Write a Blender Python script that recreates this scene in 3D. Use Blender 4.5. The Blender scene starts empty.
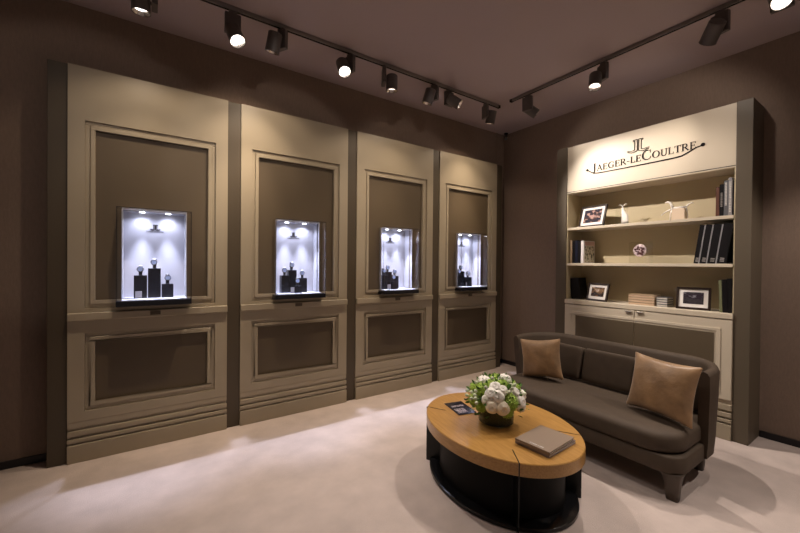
import bpy, bmesh, math, random
from mathutils import Vector, Matrix, Euler
random.seed(7)
S = bpy.context.scene
C = S.collection
PI = math.pi

# ------------------------------------------------------------------ camera
YAW, PITCH, ROLL, FPX = math.radians(34.357), math.radians(-.463), math.radians(.525), 367.759
f_ = Vector((math.sin(YAW)*math.cos(PITCH), math.cos(YAW)*math.cos(PITCH), math.sin(PITCH)))
r_ = Vector((math.cos(YAW), -math.sin(YAW), 0)); u_ = r_.cross(f_)
r2 = r_*math.cos(ROLL) + u_*math.sin(ROLL); u2 = -r_*math.sin(ROLL) + u_*math.cos(ROLL)
cam = bpy.data.cameras.new('camera'); co = bpy.data.objects.new('camera', cam); C.objects.link(co)
cam.sensor_width = 36; cam.lens = FPX/800*36; cam.clip_start = .05
co.matrix_world = Matrix(((r2.x, u2.x, -f_.x, 0), (r2.y, u2.y, -f_.y, 0), (r2.z, u2.z, -f_.z, 1.5), (0, 0, 0, 1)))
S.camera = co
# ------------------------------------------------------------------ world, exposure
w = bpy.data.worlds.new('world'); S.world = w; w.use_nodes = True
w.node_tree.nodes['Background'].inputs[0].default_value = (1.0, .84, .78, 1)
w.node_tree.nodes['Background'].inputs[1].default_value = .075
S.view_settings.view_transform = 'Standard'; S.view_settings.look = 'None'
S.view_settings.exposure = 0.24; S.view_settings.gamma = 1; S.view_settings.use_curve_mapping = False
# lamp strengths (used by the track spots and the case downlights further down)
WARM = (1.0, .80, .60); NEUT = (1.0, .88, .79); COOL = (.72, .76, 1.0)
P_WASH, P_BEAM, P_CASE = 22, 125, 90.0

# ------------------------------------------------------------------ helpers
def mat(name, col, rough=.6, metal=0, bump=0, scale=60, var=0, vscale=8, spec=.5, coat=0, sheen=0, emit=None, es=0, trans=0, ior=1.45, stretch=(1, 1, 1), detail=3):
    m = bpy.data.materials.new(name); m.use_nodes = True
    nt = m.node_tree; b = nt.nodes['Principled BSDF']
    b.inputs['Base Color'].default_value = (*col, 1); b.inputs['Roughness'].default_value = rough
    b.inputs['Metallic'].default_value = metal; b.inputs['Specular IOR Level'].default_value = spec
    b.inputs['Coat Weight'].default_value = coat; b.inputs['Sheen Weight'].default_value = sheen
    b.inputs['Coat Roughness'].default_value = .08
    b.inputs['Transmission Weight'].default_value = trans; b.inputs['IOR'].default_value = ior
    if emit:
        b.inputs['Emission Color'].default_value = (*emit, 1); b.inputs['Emission Strength'].default_value = es
    if bump or var:
        tc = nt.nodes.new('ShaderNodeTexCoord'); mp = nt.nodes.new('ShaderNodeMapping')
        mp.inputs['Scale'].default_value = stretch
        nt.links.new(tc.outputs['Object'], mp.inputs['Vector'])
    if var:
        n = nt.nodes.new('ShaderNodeTexNoise'); n.inputs['Scale'].default_value = vscale; n.inputs['Detail'].default_value = detail
        nt.links.new(mp.outputs[0], n.inputs['Vector'])
        cr = nt.nodes.new('ShaderNodeValToRGB')
        cr.color_ramp.elements[0].position = .3; cr.color_ramp.elements[1].position = .7
        cr.color_ramp.elements[0].color = (*[c*(1-var) for c in col], 1)
        cr.color_ramp.elements[1].color = (*[min(1, c*(1+var)) for c in col], 1)
        nt.links.new(n.outputs['Fac'], cr.inputs[0]); nt.links.new(cr.outputs[0], b.inputs['Base Color'])
    if bump:
        n2 = nt.nodes.new('ShaderNodeTexNoise'); n2.inputs['Scale'].default_value = scale; n2.inputs['Detail'].default_value = 4
        nt.links.new(mp.outputs[0], n2.inputs['Vector'])
        bp = nt.nodes.new('ShaderNodeBump'); bp.inputs['Strength'].default_value = bump; bp.inputs['Distance'].default_value = .01
        nt.links.new(n2.outputs['Fac'], bp.inputs['Height']); nt.links.new(bp.outputs[0], b.inputs['Normal'])
    return m

def glassmat(name, tint=(1, 1, 1), gloss=.10):
    # thin clear pane: transparent with a fresnel reflection
    m = bpy.data.materials.new(name); m.use_nodes = True; nt = m.node_tree
    nt.nodes.remove(nt.nodes['Principled BSDF']); out = nt.nodes['Material Output']
    t = nt.nodes.new('ShaderNodeBsdfTransparent'); t.inputs[0].default_value = (*tint, 1)
    g = nt.nodes.new('ShaderNodeBsdfGlossy'); g.inputs['Roughness'].default_value = .02
    fr = nt.nodes.new('ShaderNodeFresnel'); fr.inputs['IOR'].default_value = 1.45
    mx = nt.nodes.new('ShaderNodeMixShader')
    ge = nt.nodes.new('ShaderNodeNewGeometry'); mr = nt.nodes.new('ShaderNodeMapRange')
    mr.inputs['To Min'].default_value = 1.45; mr.inputs['To Max'].default_value = 1/1.45
    nt.links.new(ge.outputs['Backfacing'], mr.inputs['Value']); nt.links.new(mr.outputs[0], fr.inputs['IOR'])
    nt.links.new(fr.outputs[0], mx.inputs[0]); nt.links.new(t.outputs[0], mx.inputs[1]); nt.links.new(g.outputs[0], mx.inputs[2])
    nt.links.new(mx.outputs[0], out.inputs[0]); return m

class MB:
    def __init__(s): s.b = bmesh.new()
    def box(s, x0, x1, y0, y1, z0, z1, M=None):
        v = [s.b.verts.new((x, y, z)) for x in (x0, x1) for y in (y0, y1) for z in (z0, z1)]
        for f in ((0, 1, 3, 2), (4, 6, 7, 5), (0, 4, 5, 1), (2, 3, 7, 6), (0, 2, 6, 4), (1, 5, 7, 3)):
            s.b.faces.new([v[i] for i in f])
        if M is not None:
            for q in v: q.co = M @ q.co
        return s
    def prism(s, pts, z0, z1, M=None):
        a = [s.b.verts.new((p[0], p[1], z0)) for p in pts]; b = [s.b.verts.new((p[0], p[1], z1)) for p in pts]
        n = len(pts); s.b.faces.new(a[::-1]); s.b.faces.new(b)
        for i in range(n): s.b.faces.new((a[i], a[(i+1) % n], b[(i+1) % n], b[i]))
        if M is not None:
            for q in a+b: q.co = M @ q.co
        return s
    def loft(s, rings, closed=True, caps=True, M=None):
        R = [[s.b.verts.new(p) for p in r] for r in rings]; n = len(R[0])
        for a, b in zip(R, R[1:]):
            for i in range(n if closed else n-1):
                s.b.faces.new((a[i], a[(i+1) % n], b[(i+1) % n], b[i]))
        if caps: s.b.faces.new(R[0][::-1]); s.b.faces.new(R[-1])
        if M is not None:
            for r in R:
                for q in r: q.co = M @ q.co
        return s
    def lathe(s, prof, n=32, M=None, sx=1, sy=1, caps=True):
        return s.loft([[(r*sx*math.cos(2*PI*i/n), r*sy*math.sin(2*PI*i/n), z) for i in range(n)] for r, z in prof], caps=caps, M=M)
    def tube(s, pts, r, n=8, M=None):
        rings = []
        pts = [Vector(p) for p in pts]
        for i, p in enumerate(pts):
            d = (pts[min(i+1, len(pts)-1)] - pts[max(i-1, 0)]).normalized()
            a = d.orthogonal().normalized() if i == 0 else (rings_a - d*rings_a.dot(d)).normalized()
            rings_a = a; b = d.cross(a); rr = r[i] if isinstance(r, (list, tuple)) else r
            rings.append([tuple(p + a*rr*math.cos(2*PI*k/n) + b*rr*math.sin(2*PI*k/n)) for k in range(n)])
        return s.loft(rings, M=M)
    def build(s, name, m, parent=None, bevel=0, smooth=False, seg=2, auto=None, sub=0):
        bmesh.ops.remove_doubles(s.b, verts=s.b.verts, dist=1e-6)
        bmesh.ops.recalc_face_normals(s.b, faces=s.b.faces)
        me = bpy.data.meshes.new(name); s.b.to_mesh(me); s.b.free()
        me.materials.append(m); o = bpy.data.objects.new(name, me); C.objects.link(o)
        if smooth:
            for p in me.polygons: p.use_smooth = True
        if bevel:
            bv = o.modifiers.new('bevel', 'BEVEL'); bv.width = bevel; bv.segments = seg; bv.limit_method = 'ANGLE'; bv.angle_limit = math.radians(40)
        if sub:
            sb = o.modifiers.new('sub', 'SUBSURF'); sb.levels = sub; sb.render_levels = sub
        if auto is not None:
            for p in me.polygons: p.use_smooth = True
            bm = bmesh.new(); bm.from_mesh(me)
            for e in bm.edges:
                if len(e.link_faces) == 2 and e.calc_face_angle(0) > math.radians(auto): e.smooth = False
            bm.to_mesh(me); bm.free()
        if parent is not None: o.parent = parent
        return o

def tag(o, label=None, cat=None, group=None, kind=None):
    if label: o['label'] = label
    if cat: o['category'] = cat
    if group: o['group'] = group
    if kind: o['kind'] = kind
    return o
def thing(name, label, cat, loc=(0, 0, 0), rz=0, group=None):
    o = bpy.data.objects.new(name, None); C.objects.link(o); o.location = loc; o.rotation_euler = (0, 0, rz)
    o.empty_display_size = .1
    return tag(o, label, cat, group)
def copy_tree(o, parent=None):
    c = o.copy(); C.objects.link(c)
    if parent is not None: c.parent = parent
    for ch in list(o.children): copy_tree(ch, c)
    return c
def rounded(x0, x1, y0, y1, r, n=6):
    pts = []
    for cx, cy, a in ((x1-r, y1-r, 0), (x0+r, y1-r, 90), (x0+r, y0+r, 180), (x1-r, y0+r, 270)):
        for i in range(n+1):
            t = math.radians(a + 90*i/n); pts.append((cx + r*math.cos(t), cy + r*math.sin(t)))
    return pts

# ------------------------------------------------------------------ materials
M_ = dict(
    wall=mat('wall_fabric', (.23, .165, .125), .9, bump=.25, scale=240, var=.06, vscale=90, stretch=(1, 1, .25)),
    ceil=mat('ceiling_paint', (.41, .33, .325), .9),
    carpet=mat('carpet_pile', (.56, .47, .425), 1, bump=.6, scale=260, var=.10, vscale=4.5, spec=.1, detail=8),
    black=mat('skirting_black', (.012, .010, .012), .4),
    panel=mat('cream_lacquer', (.355, .30, .215), .42, var=.02, vscale=3),
    inset=mat('bronze_inset', (.105, .077, .046), .5, bump=.05, scale=200),
    pil=mat('bronze_pilaster', (.075, .056, .034), .5),
    bcream=mat('bookcase_cream', (.60, .52, .40), .42),
    bback=mat('bookcase_back', (.52, .44, .28), .6),
    bpil=mat('bookcase_pilaster', (.105, .082, .055), .5),
    sign=mat('sign_black', (.012, .010, .010), .6, spec=.1),
    case_w=mat('case_lining', (.42, .42, .46), .6),
    case_k=mat('case_black', (.012, .012, .016), .25),
    steel=mat('brushed_steel', (.55, .53, .50), .3, metal=1),
    glass=glassmat('case_glass'),
    track=mat('track_metal', (.22, .19, .17), .42, metal=.2),
    fixture=mat('fixture_black', (.10, .085, .078), .42),
    refl=mat('reflector', (.8, .75, .7), .25, metal=1),
    leather=mat('sofa_leather', (.076, .054, .037), .66, bump=.12, scale=320, var=.08, vscale=14, spec=.3),
    legm=mat('leather_leg', (.070, .050, .036), .42, spec=.5),
    velvet=mat('copper_velvet', (.31, .185, .09), .42, bump=.6, scale=12, var=.25, vscale=9, sheen=.25),
    lacquer=mat('black_lacquer', (.008, .008, .009), .16, spec=.5),
    blackmetal=mat('black_steel', (.02, .02, .02), .3, metal=.6),
    paper=mat('paper', (.72, .68, .62), .8),
    petal=mat('petal_white', (.90, .86, .78), .55, var=.04, vscale=30),
    petal2=mat('petal_cream', (.90, .80, .62), .55, var=.05, vscale=30),
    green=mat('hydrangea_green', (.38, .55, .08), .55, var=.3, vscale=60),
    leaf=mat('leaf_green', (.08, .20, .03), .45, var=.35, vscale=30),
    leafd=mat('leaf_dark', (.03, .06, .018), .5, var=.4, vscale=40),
    acryl=glassmat('clear_acrylic', (.97, .97, .96)),
    white=mat('white_ceramic', (.82, .78, .72), .35),
    kbook=mat('book_black', (.010, .009, .010), .5, spec=.15),
    gbook=mat('book_grey', (.24, .23, .24), .5),
)
def emis(name, col, s):
    m = bpy.data.materials.new(name); m.use_nodes = True; nt = m.node_tree
    b = nt.nodes['Principled BSDF']; b.inputs['Base Color'].default_value = (*col, 1)
    b.inputs['Emission Color'].default_value = (*col, 1); b.inputs['Emission Strength'].default_value = s
    return m
M_['lens'] = emis('lamp_lens', (1, .93, .86), 4)
M_['lens_dim'] = emis('lamp_lens_side', (1, .85, .75), 2.0)
M_['led'] = emis('case_led', (.85, .9, 1), 14)

# oak veneer of the table top: straight grain across
def oak():
    m = mat('oak_veneer', (.50, .285, .085), .34, coat=.25); nt = m.node_tree; b = nt.nodes['Principled BSDF']
    tc = nt.nodes.new('ShaderNodeTexCoord'); mp = nt.nodes.new('ShaderNodeMapping'); mp.inputs['Scale'].default_value = (30, 2.2, 30)
    n = nt.nodes.new('ShaderNodeTexNoise'); n.inputs['Scale'].default_value = 4; n.inputs['Detail'].default_value = 7
    cr = nt.nodes.new('ShaderNodeValToRGB'); cr.color_ramp.elements[0].position = .3; cr.color_ramp.elements[1].position = .75
    cr.color_ramp.elements[0].color = (.36, .18, .042, 1); cr.color_ramp.elements[1].color = (.50, .275, .078, 1)
    nt.links.new(tc.outputs['Object'], mp.inputs[0]); nt.links.new(mp.outputs[0], n.inputs['Vector'])
    nt.links.new(n.outputs['Fac'], cr.inputs[0]); nt.links.new(cr.outputs[0], b.inputs['Base Color'])
    return m
M_['oak'] = oak()

# ------------------------------------------------------------------ setting
YA, YW, XF, XW, ZC = 3.594, 3.76, 4.139, 4.47, 3.466
def struct(mb, name, m, **k): o = mb.build(name, m, **k); o['kind'] = 'structure'; return o
struct(MB().box(-3.5, XW+.15, -3.0, YW+.15, -.1, 0), 'floor', M_['carpet'])
struct(MB().box(-3.5, XW+.15, -3.0, YW+.15, ZC, ZC+.1), 'ceiling', M_['ceil'])
struct(MB().box(-3.5, XW, YW, YW+.15, 0, ZC), 'wall_back', M_['wall'])
struct(MB().box(XW, XW+.15, -3.0, YW+.15, 0, ZC), 'wall_right', M_['wall'])
struct(MB().box(-3.65, -3.5, -3.0, YW+.15, 0, ZC), 'wall_left', M_['wall'])
struct(MB().box(-3.5, -.605, YW-.012, YW, 0.001, .055), 'baseboard_back', M_['black'])
struct(MB().box(4.275, XW-.012, YW-.012, YW, 0.001, .055), 'baseboard_back', M_['black'])
struct(MB().box(XW-.012, XW, -3.0, .874, 0.001, .055), 'baseboard_right', M_['black'])
struct(MB().box(XW-.012, XW, 2.66, YW-.012, 0.001, .055), 'baseboard_right', M_['black'])
# pale corner batten between the panelling and the corner
struct(MB().box(4.29, 4.33, YW-.012, YW, .055, ZC), 'trim_1', M_['wall'], bevel=.004)

# ------------------------------------------------------------------ serif lettering
def arc(cx, cy, rx, ry, a0, a1, n=14):
    return [(cx + rx*math.cos(math.radians(a0+(a1-a0)*i/n)), cy + ry*math.sin(math.radians(a0+(a1-a0)*i/n))) for i in range(n+1)]
# each glyph: width, list of (points, start width, end width / list)  in a unit-high box
TH, TN, SF = .15, .055, .05
def GL(ch):
    H, S_ = [], []
    def st(x0, y0, x1, y1, w): H.append(([(x0, y0), (x1, y1)], w))
    def cv(pts, wf): H.append((pts, wf))
    def serif(x, y, w=.30): st(x-w/2, y, x+w/2, y, SF)
    if ch == 'A':
        st(.08, 0, .40, 1, TN); st(.40, 1, .74, 0, TH); st(.19, .34, .62, .34, TN); serif(.09, .025, .24); serif(.74, .025, .30); return .86, H
    if ch in 'EF':
        st(.16, 0, .16, 1, TH); st(.05, .975, .62, .975, TN); st(.16, .52, .52, .52, TN); st(.05, .025, .66, .025, TN)
        st(.62, 1, .62, .78, TN); st(.66, 0, .66, .24, TN); st(.52, .42, .52, .62, TN); return .74, H
    if ch == 'L':
        st(.16, 0, .16, 1, TH); serif(.16, .975); st(.05, .025, .62, .025, TN); st(.62, 0, .62, .28, TN); return .68, H
    if ch == 'T':
        st(.38, 0, .38, 1, TH); serif(.38, .025); st(.03, .975, .73, .975, TN); st(.04, 1, .04, .74, TN); st(.72, 1, .72, .74, TN); return .76, H
    if ch == 'R':
        st(.16, 0, .16, 1, TH); serif(.16, .025); serif(.14, .975, .22)
        p = [(.16, .97)] + arc(.36, .735, .24, .235, 90, -90) + [(.16, .5)]
        cv(p, [TN]+[TN+(TH-TN)*math.sin(PI*i/14) for i in range(15)]+[TN]); st(.38, .5, .76, 0, TH); serif(.78, .025, .16); return .84, H
    if ch == 'U':
        p = [(.18, 1), (.18, .34)] + arc(.45, .32, .27, .31, 180, 360) + [(.72, 1)]
        cv(p, [TH, TH]+[TH+(TN-TH)*i/14 for i in range(15)]+[TN]); serif(.18, .975); serif(.72, .975, .24); return .88, H
    if ch == 'O':
        cv(arc(.48, .5, .40, .49, 90, 450, 28), [TN+(TH-TN)*abs(math.sin(2*PI*i/28)) for i in range(29)]); return .96, H
    if ch in 'CG':
        cv(arc(.50, .5, .41, .49, 48, 318, 24), [TN+(TH-TN)*max(0, math.sin(PI*(i-2)/20))**1 for i in range(25)])
        st(.78, .98, .78, .68, TN)
        if ch == 'G': st(.76, 0.08, .76, .42, TH); serif(.74, .42, .28); return .96, H
        st(.80, .10, .80, .30, TN); return .90, H
    if ch == 'J':
        cv([(.30, 1), (.30, .12)] + arc(.12, .08, .18, .22, 0, -110, 8), [TH, TH]+[TH+(TN-TH)*i/8 for i in range(9)]); serif(.30, .975); return .52, H
    if ch == '-':
        st(.05, .38, .38, .38, .09); return .44, H
    return .4, H
def stroke(mb, pts, w, f, d):
    n = len(pts); ws = [w]*n if not isinstance(w, list) else w
    L = []; R = []
    for i, p in enumerate(pts):
        a = pts[max(0, i-1)]; b = pts[min(n-1, i+1)]
        dx, dy = b[0]-a[0], b[1]-a[1]; l = math.hypot(dx, dy) or 1
        nx, ny = -dy/l*ws[i]/2, dx/l*ws[i]/2
        L.append((p[0]+nx, p[1]+ny)); R.append((p[0]-nx, p[1]-ny))
    for i in range(n-1):
        q = [L[i], L[i+1], R[i+1], R[i]]
        a = [mb.b.verts.new(f(x, y, 0)) for x, y in q]; b = [mb.b.verts.new(f(x, y, d)) for x, y in q]
        mb.b.faces.new(a); mb.b.faces.new(b[::-1])
        for k in range(4): mb.b.faces.new((a[k], b[k], b[(k+1) % 4], a[(k+1) % 4]))
def word(text, sizes, total, hs, f, d, mb=None):
    """lay letters out left to right so the word spans `total`; sizes gives cap height of each letter"""
    mb = mb or MB(); x = 0; items = []
    for ch, s in zip(text, sizes):
        wd, H = GL(ch); items.append((x, s, H)); x += wd*s + .06*sizes[1]
    k = total/x
    for x0, s, H in items:
        for pts, w in H:
            stroke(mb, [((x0 + px*s)*k, py*s*hs) for px, py in pts], [q*s*hs for q in w] if isinstance(w, list) else w*s*hs, f, d)
    return mb
TXT = 'JAEGER-LECOULTRE'
SZ = [1.3, .95, .95, .95, .95, .95, .95, .95, .95, 1.35, .95, .95, .95, .95, .95, .95]
def monogram(mb, f, d, s, lw):
    # two back to back strokes, a reversed J and an L, drawn in outline with swept feet
    for sg in (-1, 1):
        stroke(mb, [(sg*.05*s, 1*s), (sg*.05*s, .10*s)], lw, f, d)
        stroke(mb, [(sg*.24*s, .92*s), (sg*.24*s, .16*s)], lw, f, d)
        stroke(mb, [(sg*.05*s, 1*s), (sg*.36*s, .98*s)], lw, f, d)
        stroke(mb, [(sg*.36*s, .98*s), (sg*.36*s, .90*s), (sg*.24*s, .90*s)], lw*.8, f, d)
        stroke(mb, [(sg*.05*s, .10*s)] + [(sg*(.05+.60*t)*s, (.10-.10*math.sin(PI*t*.9))*s) for t in (.2, .4, .6, .8, 1)] + [(sg*.78*s, .10*s)], lw, f, d)
        stroke(mb, [(sg*.24*s, .18*s), (sg*.46*s, .14*s), (sg*.80*s, .20*s)], lw*.8, f, d)

# ------------------------------------------------------------------ panelled display wall
ux, PW = .046, 1.184
def frame(mb, w0, w1, z0, z1, i, y0, y1, x=0):
    """picture-frame border of width i inside the rectangle; y0 < y1"""
    mb.box(x+w0, x+w1, y0, y1, z0, z0+i); mb.box(x+w0, x+w1, y0, y1, z1-i, z1)
    mb.box(x+w0, x+w0+i, y0, y1, z0+i, z1-i); mb.box(x+w1-i, x+w1, y0, y1, z0+i, z1-i)
def panel_unit(label):
    t = thing('wall_display_panel', label, 'display panel', (ux, YA, 0), group=None)
    HW = .537
    # front board with two framed recesses: stiles and rails at y=0 .. .035
    p = MB()
    D = .06
    for a, b in ((-HW, -.44), (.44, HW)): p.box(a, b, 0, D, .30, 2.94)
    p.box(-.44, .44, 0, D, 2.545, 2.94)
    p.box(-.44, .44, 0, D, .955, 1.05); p.box(-.44, .44, 0, D, .30, .372)
    p.box(-.44, .44, .0, D, 1.112, 1.14)
    p.box(-HW, HW, D+.002, YW-YA-.004, 2.88, 2.94)
    p.build('panel_frame', M_['panel'], t)
    g = MB()                                                    # stepped moulding inside both recesses
    for z0, z1 in ((1.14, 2.545), (.372, .955)):
        frame(g, -.44, .44, z0, z1, .030, .014, D)
        frame(g, -.41, .41, z0+.030, z1-.030, .030, .004, D)
    g.build('moulding', M_['panel'], t, bevel=.005, seg=3)
    # upper bronze field with the case opening cut in it
    q = MB(); q.box(-.38, -.215, .03, D, 1.20, 2.485); q.box(.215, .38, .03, D, 1.20, 2.485)
    q.box(-.215, .215, .03, D, 1.902, 2.485)
    q.build('upper_inset', M_['inset'], t)
    MB().box(-.378, .378, .03, D, .433, .894).build('lower_inset', M_['inset'], t)
    MB().box(-HW, HW, -.022, D, 1.052, 1.11).build('ledge_rail', M_['panel'], t, bevel=.006, seg=3)
    # stepped plinth: grooves between rounded courses
    b = MB(); b.box(-HW, HW, 0.001, D, .255, .2999); b.box(-HW, HW, .012, D, .235, .2549)
    b.box(-HW, HW, -.006, D, .196, .2349); b.box(-HW, HW, .010, D, .178, .1959)
    b.box(-HW, HW, -.010, D, .150, .1779); b.box(-HW, HW, .006, D, .134, .1499)
    b.box(-HW, HW, -.014, D, .0, .1339)
    b.build('plinth', M_['panel'], t, bevel=.004)
    # ---- display case
    c = MB(); hw, zb, ztp, dep = .215, 1.20, 1.902, .155
    c.box(-hw-.006, hw+.006, dep, dep+.006, zb-.006, ztp+.006)
    c.box(-hw-.006, -hw, 0.001, dep, zb-.006, ztp+.006); c.box(hw, hw+.006, 0.001, dep, zb-.006, ztp+.006)
    c.box(-hw, hw, 0.001, dep, ztp, ztp+.006); c.box(-hw, hw, -.085, dep, zb-.008, zb)
    lining = c.build('display_case', M_['case_w'], t)
    s = MB(); s.box(-.25, .25, -.102, .028, 1.150, 1.1915)
    s.build('case_sill', M_['case_k'], lining)
    gl = MB(); w_, th = .247, .004
    gl.box(-w_, w_, -.100, -.096, 1.192, 1.908)
    gl.box(-w_, -w_+th, -.0955, .029, 1.192, 1.908); gl.box(w_-th, w_, -.0955, .029, 1.192, 1.908)
    gl.box(-w_+th, w_-th, -.0955, .029, 1.904, 1.908)
    gl.build('case_glass', M_['glass'], lining)
    # dark edge strips where the panes are glued
    e = MB()
    for a in (-w_-.002, w_-.001): e.box(a, a+.003, -.1025, -.1005, 1.192, 1.910)
    e.box(-w_-.002, w_+.002, -.1025, -.1005, 1.908, 1.912)
    e.build('glass_edge', M_['case_k'], lining)
    le = MB()
    for x in (-.09, .09): le.lathe([(.0, 1.8975), (.018, 1.8975), (.018, 1.9015), (0, 1.9015)], 16, M=Matrix.Translation((x, .086, 0)))
    le.build('case_downlight', M_['led'], lining)
    nb = MB(); nb.box(-.035, .035, -.0275, -.0225, 1.068, 1.100); nb.build('name_plate', M_['pil'], t, bevel=.002)
    fr = lambda x, z, d: (x, dep - .0008 - d*.0, 1.0*z) if False else (x, dep - .0005 - d, z)
    lg = MB(); monogram(lg, lambda x, z, d: (x, dep-.0005-d, z+1.762), .0015, .045, .0052)
    word(TXT, SZ, .125, .012, lambda x, z, d: (x-.0625, dep-.0005-d, z+1.744), .0015, lg)
    lg.build('case_lettering', M_['sign'], lining)
    return t
names = ['display wall panel at the left end, farthest from the bookcase',
         'second display wall panel from the left, its case holding four watch stands',
         'third display wall panel from the left, between the middle and right pilasters',
         'display wall panel nearest the room corner and the sofa']
u0 = panel_unit(names[0])
for i in range(4):
    o = u0 if i == 0 else copy_tree(u0)
    o['label'] = names[i]; o.location.x = ux + PW*i; o['group'] = 'display panels along the back wall'
def pilaster(x0, x1, label):
    b = MB(); b.box(x0, x1, YA+.012, YW-.001, 0.001, 2.94)
    tag(b.build('pilaster', M_['pil'], bevel=.003), label, 'pilaster', 'bronze pilasters between the panels')
xs = [ux - PW/2 + PW*i for i in range(5)]
pl = ['leftmost dark bronze pilaster, ending the panelling beside the bare wall', 'dark bronze pilaster between the first and second display panels',
      'dark bronze pilaster between the second and third display panels', 'dark bronze pilaster between the third and fourth display panels', 'rightmost dark bronze pilaster of the panelling, next to the room corner']
for i, x in enumerate(xs):
    a, b = x-.0545, x+.0545
    if i == 4: b = 4.255
    if i == 0: a = -.603
    pilaster(a, b, pl[i])
# downlights of the cases (the real lamps in each case head)
for i in range(4):
    for dx in (-.09, .09):
        for nm, en, sz, ti in (('case_spot', P_CASE, 54, -8), ('case_glow', P_CASE*.045, 150, 0)):
            l = bpy.data.lights.new(nm, 'SPOT'); l.energy = en; l.color = COOL; l.shadow_soft_size = .012
            l.spot_size = math.radians(sz); l.spot_blend = .9
            o = bpy.data.objects.new(nm, l); C.objects.link(o); o.location = (ux+PW*i+dx, YA+.086, 1.893)
            o.rotation_euler = (math.radians(ti), 0, 0)

# ------------------------------------------------------------------ watches and their stands
def pedestal(x, yy, w_, z1, label, i, z0=1.2005, d=.07):
    b = MB(); b.box(-w_/2, w_/2, -d/2, d/2, 0, z1-z0)
    o = b.build('watch_pedestal', M_['case_k'], bevel=.002); o.location = (ux+PW*i+x, YA+yy, z0)
    return tag(o, label, 'display stand', 'black pedestals in the glass cases')
M_['dial'] = mat('watch_dial', (.45, .58, .95), .35); M_['strap'] = mat('watch_strap', (.02, .02, .025), .5)
M_['dialb'] = mat('watch_dial_blue', (.07, .14, .45), .3); M_['gold'] = mat('rose_gold', (.8, .5, .35), .25, metal=1)
def make_watch():
    t = thing('wristwatch', 'x', 'watch')
    b = MB()
    b.box(-.009, .009, -.004, .010, 0, .014)
    b.build('cushion', M_['strap'], t)
    b = MB(); n = 20; R = [[], [], [], []]
    rings = []
    for k in range(n+1):
        a = 2*PI*k/n; cy, cz = .012*math.cos(a)+.006, .026*math.sin(a)+.037
        cy2, cz2 = .0095*math.cos(a)+.006, .0235*math.sin(a)+.037
        rings.append([(-.009, cy, cz), (.009, cy, cz), (.009, cy2, cz2), (-.009, cy2, cz2)])
    b.loft(rings, caps=False); b.build('strap', M_['strap'], t)
    Mx = Matrix.Translation((0, -.010, .038)) @ Matrix.Rotation(PI/2, 4, 'X')
    c = MB().lathe([(.0, -.004), (.0175, -.004), (.0185, 0), (.0175, .003), (.0145, .0035), (.0145, .0022), (0, .0022)], 24, M=Mx)
    cs = c.build('watch_case', mat('watch_case', (.10, .09, .10), .3, metal=.8), t, auto=40)
    MB().lathe([(0, .0024), (.0142, .0024), (.0142, .0031), (0, .0031)], 24, M=Mx).build('dial', M_['dial'], cs)
    return t
w0 = make_watch(); wused = [False]
def watch(x, yy, z, i, label, rz=0):
    o = w0 if not wused[0] else copy_tree(w0)
    wused[0] = True
    o.location = (ux+PW*i+x, YA+yy, z+.0005); o.rotation_euler = (0, 0, rz); o['label'] = label; o['group'] = 'watches in the glass cases'
    o.scale = (1.3,)*3
# coordinates are relative to the case centre
ped = {0: [(-.100, .07, .088, 1.385, 'left'), (-.006, .085, .088, 1.442, 'tall middle'), (.086, .06, .082, 1.312, 'low right')],
       1: [(-.118, .06, .078, 1.372, 'left'), (-.040, .085, .085, 1.425, 'tall middle'), (-.012, -.01, .075, 1.270, 'lowest front'), (.060, .055, .080, 1.345, 'right')],
       2: [(-.150, .06, .075, 1.362, 'left'), (-.075, .09, .080, 1.400, 'tall middle'), (-.058, -.01, .080, 1.290, 'lowest front'), (.005, .06, .075, 1.352, 'right')],
       3: [(-.150, .04, .078, 1.352, 'left'), (-.078, .085, .075, 1.402, 'tall middle'), (-.02, .005, .078, 1.325, 'right')]}
cn = ['leftmost glass case', 'second glass case from the left', 'third glass case from the left', 'glass case nearest the corner']
for i, L in ped.items():
    for (x, yy, w_, z1, nm) in L:
        pedestal(x, yy, w_, z1, nm + ' black watch pedestal in the ' + cn[i], i)
        watch(x, yy, z1, i, 'pale-dial watch on the ' + nm + ' pedestal, ' + cn[i], random.uniform(-.35, .35))
for i, x, yy in ((0, -.112, .028), (1, -.062, -.02), (2, -.135, -.03), (3, -.05, .0)):
    b = MB(); b.box(-.022, .022, -.002, .002, 0, .058)
    o = b.build('price_card', M_['gbook'], bevel=.0008); o.location = (ux+PW*i+x, YA+yy-.012, 1.2005)
    if i == 0: o.location.y = YA+.026
    tag(o, 'small grey information card standing in the ' + cn[i], 'card', 'cards in the glass cases')

# ------------------------------------------------------------------ bookcase
bk = thing('bookcase', 'tall cream built-in bookcase with dark side posts and lettered header', 'bookcase', (0, 0, 0))
YL, YR, YO, YLO, ZT = 2.525, .985, .878, 2.655, 2.907
BKX = XW-.002
MB().box(XF, BKX, YO, YR, 0.001, ZT).build('side_post', M_['bpil'], bk, bevel=.003)
MB().box(XF, BKX, YL, YLO, 0.001, ZT).build('side_post', M_['bpil'], bk, bevel=.003)
MB().box(XF+.010, BKX, YR+.001, YL-.001, 2.352, ZT-.002).build('header_board', M_['bcream'], bk, bevel=.003)
MB().box(XF+.007, XF+.0115, YR+.001, YL-.001, 2.366, 2.371).build('header_groove', M_['sign'], bk)
hd = MB()
hf = lambda x, z, d: (XF+.0095-d, 2.215-x, z)
word(TXT, SZ, .965, .070, lambda x, z, d: (XF+.0095-d, 2.225-x, z+2.556+.028*x), .004, hd)
hd.build('sign_lettering', M_['sign'], bk)
lg = MB(); monogram(lg, lambda x, z, d: (XF+.0095-d, 1.755-x, z+2.672), .004, .128, .0075)
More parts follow.
